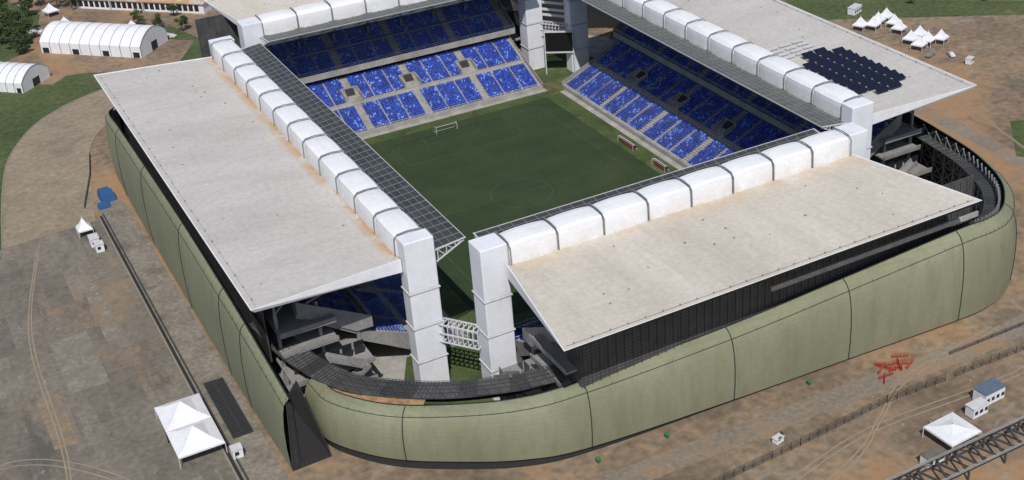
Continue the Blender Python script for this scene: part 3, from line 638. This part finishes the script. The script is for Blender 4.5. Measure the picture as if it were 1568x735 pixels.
def longbuilding(x,y,l,w,h,rz):
    E=empty('office_building',(x,y,0),rz);b=MB();b.box(-l/2,l/2,-w/2,w/2,0,h);b.obj('walls',m_white,E)
    r_=MB();r_.hexa([(-l/2-.6,-w/2-.8,h),(l/2+.6,-w/2-.8,h),(l/2+.6,w/2+.8,h),(-l/2-.6,w/2+.8,h)],[(-l/2-.6,-w/2-.8,h+.2),(l/2+.6,-w/2-.8,h+.2),(l/2+.6,w/2+.8,h+.2),(-l/2-.6,w/2+.8,h+.2)])
    r_.hexa([(-l/2,-w/2,h+.2),(l/2,-w/2,h+.2),(l/2,w/2,h+.2),(-l/2,w/2,h+.2)],[(-l/2,-.3,h+1.6),(l/2,-.3,h+1.6),(l/2,.3,h+1.6),(-l/2,.3,h+1.6)]);r_.obj('roof',m_slabW,E)
    wn=MB();dr=MB();n=int(l/2.6)
    for k in range(n):
        x0=-l/2+.6+k*2.6
        wn.box(x0,x0+1.9,-w/2-.05,-w/2+.02,.9,h-.6)
    for k in range(0,n,6): dr.box(-l/2+2.7+k*2.6,-l/2+3.1+k*2.6,-w/2-.9,-w/2,0,h-.1)
    wn.obj('windows',m_glass,E);dr.obj('posts',m_steelw,E)
longbuilding(-53,244,62,9,4.2,rzh)
longbuilding(-70,276,50,10,4.5,rzh)
longbuilding(-15,262,36,12,5,rzh)
def cabin(x,y,l,w,h,rz,top=None):
    E=empty('site_cabin',(x,y,0),rz);b=MB();b.box(-l/2,l/2,-w/2,w/2,.2,h);b.obj('shell',m_white,E,bevel=.05)
    r_=MB();r_.box(-l/2-.12,l/2+.12,-w/2-.12,w/2+.12,h+.003,h+.15);r_.obj('roof',top or m_steelw,E)
    g=MB()
    for k in range(int(l/1.5)): g.box(-l/2+.4+1.5*k,-l/2+1.3+1.5*k,-w/2-.04,-w/2+.01,1.1,2.0)
    g.box(l/2-.01,l/2+.04,-.45,.45,.25,2.2);g.obj('windows_door',m_glass,E)
    f=MB()
    for k in range(4): f.box(-l/2+.2+k*(l-.7)/3,-l/2+.5+k*(l-.7)/3,-w/2+.1,w/2-.1,0,.2)
    f.obj('feet',m_concd,E)
cabin(-114,41,2.4,3.6,2.6,0);cabin(-113.5,36.5,2.2,2.6,2.5,0)
m_bluegrey=M('blue_grey_roof',(.10,.14,.20),scale=1)
cabin(39,-146.5,6,3.6,3.2,.05,m_bluegrey)
cabin(33,-149,4.5,2.4,2.7,.05);cabin(14,-156,5,2.4,2.6,.05,m_patch)
cabin(-107.4,-74.5,2.2,2.2,2.4,0);cabin(-8.3,-133.6,2.2,1.4,1.4,.2)
cabin(174,-3,3,2,2.2,.4);cabin(176,60,6,3,2.8,.4)
b=MB();b.hexa([(-107,66,0),(-102.5,66,0),(-102.5,73,0),(-107,73,0)],[(-106.6,66.4,2.2),(-102.9,66.5,2.4),(-103,70,2.6),(-106.5,70,2.5)])
b.hexa([(-106.8,70.2,0),(-103,70.2,0),(-103,74,0),(-106.8,74,0)],[(-106.5,70.4,1.6),(-103.3,70.4,1.5),(-103.4,73.7,1.7),(-106.5,73.6,1.7)])
b.hexa([(-108.5,62,0),(-105,62.2,0),(-105,65,0),(-108.5,65.2,0)],[(-108.2,62.3,1.2),(-105.4,62.4,1.4),(-105.3,64.6,1.3),(-108.1,64.8,1.2)]);b.obj('tarpaulin_stack',m_blue)
b=MB()
for k in range(12):
    x=25+k*.85+rng.uniform(-.5,.5);y=-126+rng.uniform(-3.2,3.2);a=rng.uniform(-1.2,1.2)
    c,s=math.cos(a),math.sin(a);L2=1.9
    for zz in (.15,.6,1.05): b.bar((x-c*L2,y-s*L2,zz),(x+c*L2,y+s*L2,zz),.13)
    for t in (-1,-.5,0,.5,1): b.bar((x+c*L2*t,y+s*L2*t,0),(x+c*L2*t,y+s*L2*t,1.1),.1)
b.obj('crowd_barrier_pile',m_red)
def bin_(x,y):
    E=empty('waste_bin',(x,y,0));b=MB();b.hexa([(-.3,-.3,.1),(.3,-.3,.1),(.3,.3,.1),(-.3,.3,.1)],[(-.45,-.4,1.1),(.45,-.4,1.1),(.45,.4,1.1),(-.45,.4,1.1)]);b.obj('body',m_green,E)
    b=MB();b.hexa([(-.5,-.45,1.1),(.5,-.45,1.1),(.5,.5,1.1),(-.5,.5,1.1)],[(-.4,-.3,1.26),(.4,-.3,1.26),(.4,.45,1.26),(-.4,.45,1.26)]);b.obj('lid',m_green,E)
for p in ((-43.5,-118.6),(-27,-119.5),(10,-121)): bin_(*p)
b=MB()
for k in range(90):
    if k<50: x=rng.uniform(-60,110);y=-123-rng.uniform(0,40)
    else: x=rng.uniform(-180,-111);y=rng.uniform(-110,60)
    s=rng.uniform(.15,.55);h=rng.uniform(.15,.5);a=rng.uniform(0,3);c,d=math.cos(a)*s,math.sin(a)*s
    P_=[(x+c,y+d,0),(x-d*.6,y+c*.6,0),(x-c,y-d,0),(x+d*.6,y-c*.6,0)];b.hexa(P_,[(p[0],p[1],h) for p in P_])
b.obj('site_debris',m_concd)
E=empty('steel_truss_gantry');b=MB();b2=MB()
ya,yb,zt=-158,-164,3.2
for y in (ya,yb): b.bar((-5,y,zt),(75,y,zt),.42)
b2.bar((-5,ya,1.2),(75,ya,1.2),.25)
for y in (ya,yb):
    for k in range(9): b2.bar((-4+k*10,y,0),(-4+k*10,y,zt),.35)
for k in range(16):
    x=-5+k*5;b2.bar((x,yb,zt+.1),(x+1.6,ya-1.2,zt+.1),.45,.3);b2.bar((x+1.6,ya-1.2,zt+.1),(x+3.2,yb,zt+.1),.45,.3);b2.bar((x,ya,zt),(x+2.5,ya,1.2),.2);b2.bar((x+2.5,ya,1.2),(x+5,ya,zt),.2)
b.obj('chords',m_concd,E);b2.obj('diagonals',m_steeld,E)
def car(x,y,rz,mat):
    E=empty('parked_car',(x,y,0),rz);b=MB()
    P_=[(-2.1,.35),(-2.15,.75),(-1.9,.95),(-1.1,1.0),(-.6,1.42),(.8,1.45),(1.5,1.0),(2.1,.92),(2.2,.6),(2.1,.35)]
    inn=[(x_,.85*(1 if z_<1.1 else .82),z_) for x_,z_ in P_]
    n=len(P_);b.v=[(a,-w_,c) for a,w_,c in inn]+[(a,w_,c) for a,w_,c in inn]
    for i in range(n): j=(i+1)%n;b.f.append((i,j,n+j,n+i))
    b.f.append(tuple(range(n)));b.f.append(tuple(reversed(range(n,2*n))));b.obj('body',mat,E,bevel=.06)
    g=MB();g.hexa([(-1.05,-.8,1.03),(1.4,-.8,1.03),(1.4,.8,1.03),(-1.05,.8,1.03)],[(-.62,-.71,1.4),(.8,-.71,1.42),(.8,.71,1.42),(-.62,.71,1.4)]);g.obj('windows',m_glass,E)
    t=MB()
    for wx in (-1.35,1.35):
        for wy in (-.86,.68):
            c=[(wx+.33*math.cos(k*math.pi/5),.33+.33*math.sin(k*math.pi/5)) for k in range(10)]
            t.hexa([(a,wy,c_) for a,c_ in c],[(a,wy+.18,c_) for a,c_ in c])
    t.obj('wheels',m_tyre,E)
cm=[m_steelw,m_steeld,m_steel,m_glass,m_white,m_steeld]
for k in range(16):
    t_=k/15;car(-98+46*t_+rng.uniform(-1,1),243-42*t_+rng.uniform(-1.5,1.5)-2,rzh+math.pi/2*(k%3>0)+rng.uniform(-.1,.1),cm[int(rng.integers(0,6))])
for (x,y,a) in ((168,10,.3),(174,6,1.2)): car(x,y,a,cm[int(rng.integers(0,6))])
def tree(x,y,h,rad,name='leafy_tree'):
    E=empty(name,(x,y,0));t=MB()
    def limb(a,b_,r0,r1):
        a=Vector(a);b_=Vector(b_);d=(b_-a).normalized();u_=d.orthogonal().normalized();v_=d.cross(u_)
        c0=[a+(u_*math.cos(k*math.pi/3)+v_*math.sin(k*math.pi/3))*r0 for k in range(6)];c1=[b_+(u_*math.cos(k*math.pi/3)+v_*math.sin(k*math.pi/3))*r1 for k in range(6)];t.hexa(c0,c1)
    limb((0,0,0),(0.1,0,h*.45),.035*h,.022*h);cl=[]
    for k in range(9):
        a=rng.uniform(0,6.28);rr=rad*rng.uniform(.25,.8);p=(rr*math.cos(a),rr*math.sin(a),h*rng.uniform(.5,.9));limb((0.1,0,h*rng.uniform(.3,.45)),p,.015*h,.004*h);cl.append((p,rad*rng.uniform(.3,.5)))
    t.obj('trunk',m_bark,E)
    n=1100;V=[];F=[]
    for k in range(n):
        c,rr=cl[int(rng.integers(0,len(cl)))];d=rng.normal(size=3);d/=np.linalg.norm(d);p=np.array(c)+d*rr*rng.uniform(.4,1.05)*np.array((1,1,.75))
        a=rng.normal(size=3);a/=np.linalg.norm(a);q=np.cross(a,rng.normal(size=3));q/=np.linalg.norm(q);s=rng.uniform(.22,.5)*h/9
        m_=len(V);V+=[tuple(p-a*s),tuple(p+q*s*.6),tuple(p+a*s),tuple(p-q*s*.6)];F.append((m_,m_+1,m_+2,m_+3))
    me=bpy.data.meshes.new('crown');me.from_pydata(V,[],F);me.materials.append(m_leaf);o=bpy.data.objects.new('crown',me);sc.collection.objects.link(o);o.parent=E
for (x,y,h,rd) in ((-112,232,10,5),(-107,224,10,5),(-103,232,9,4.5),(-108,241,10,5),(-101,241,9,4.5),(-113,250,10,5),(-106,216,8,4),(-104,252,9,4.5),(-96,262,8,4),(-108,264,9,5),(-97,280,9,4.5),(-84,266,9,4.5),(-79,259,7,3.5),(-90,274,9,4.5),(-60,222,6,3),(-54,212,6,3),(-47,204,6,3),(-130,240,10,5),(-105,290,10,5),(-20,238,6,3),(-45,225,6,3),(200,55,4,2.2),(225,40,4,2),(212,62,4,2)): tree(x,y,h,rd)
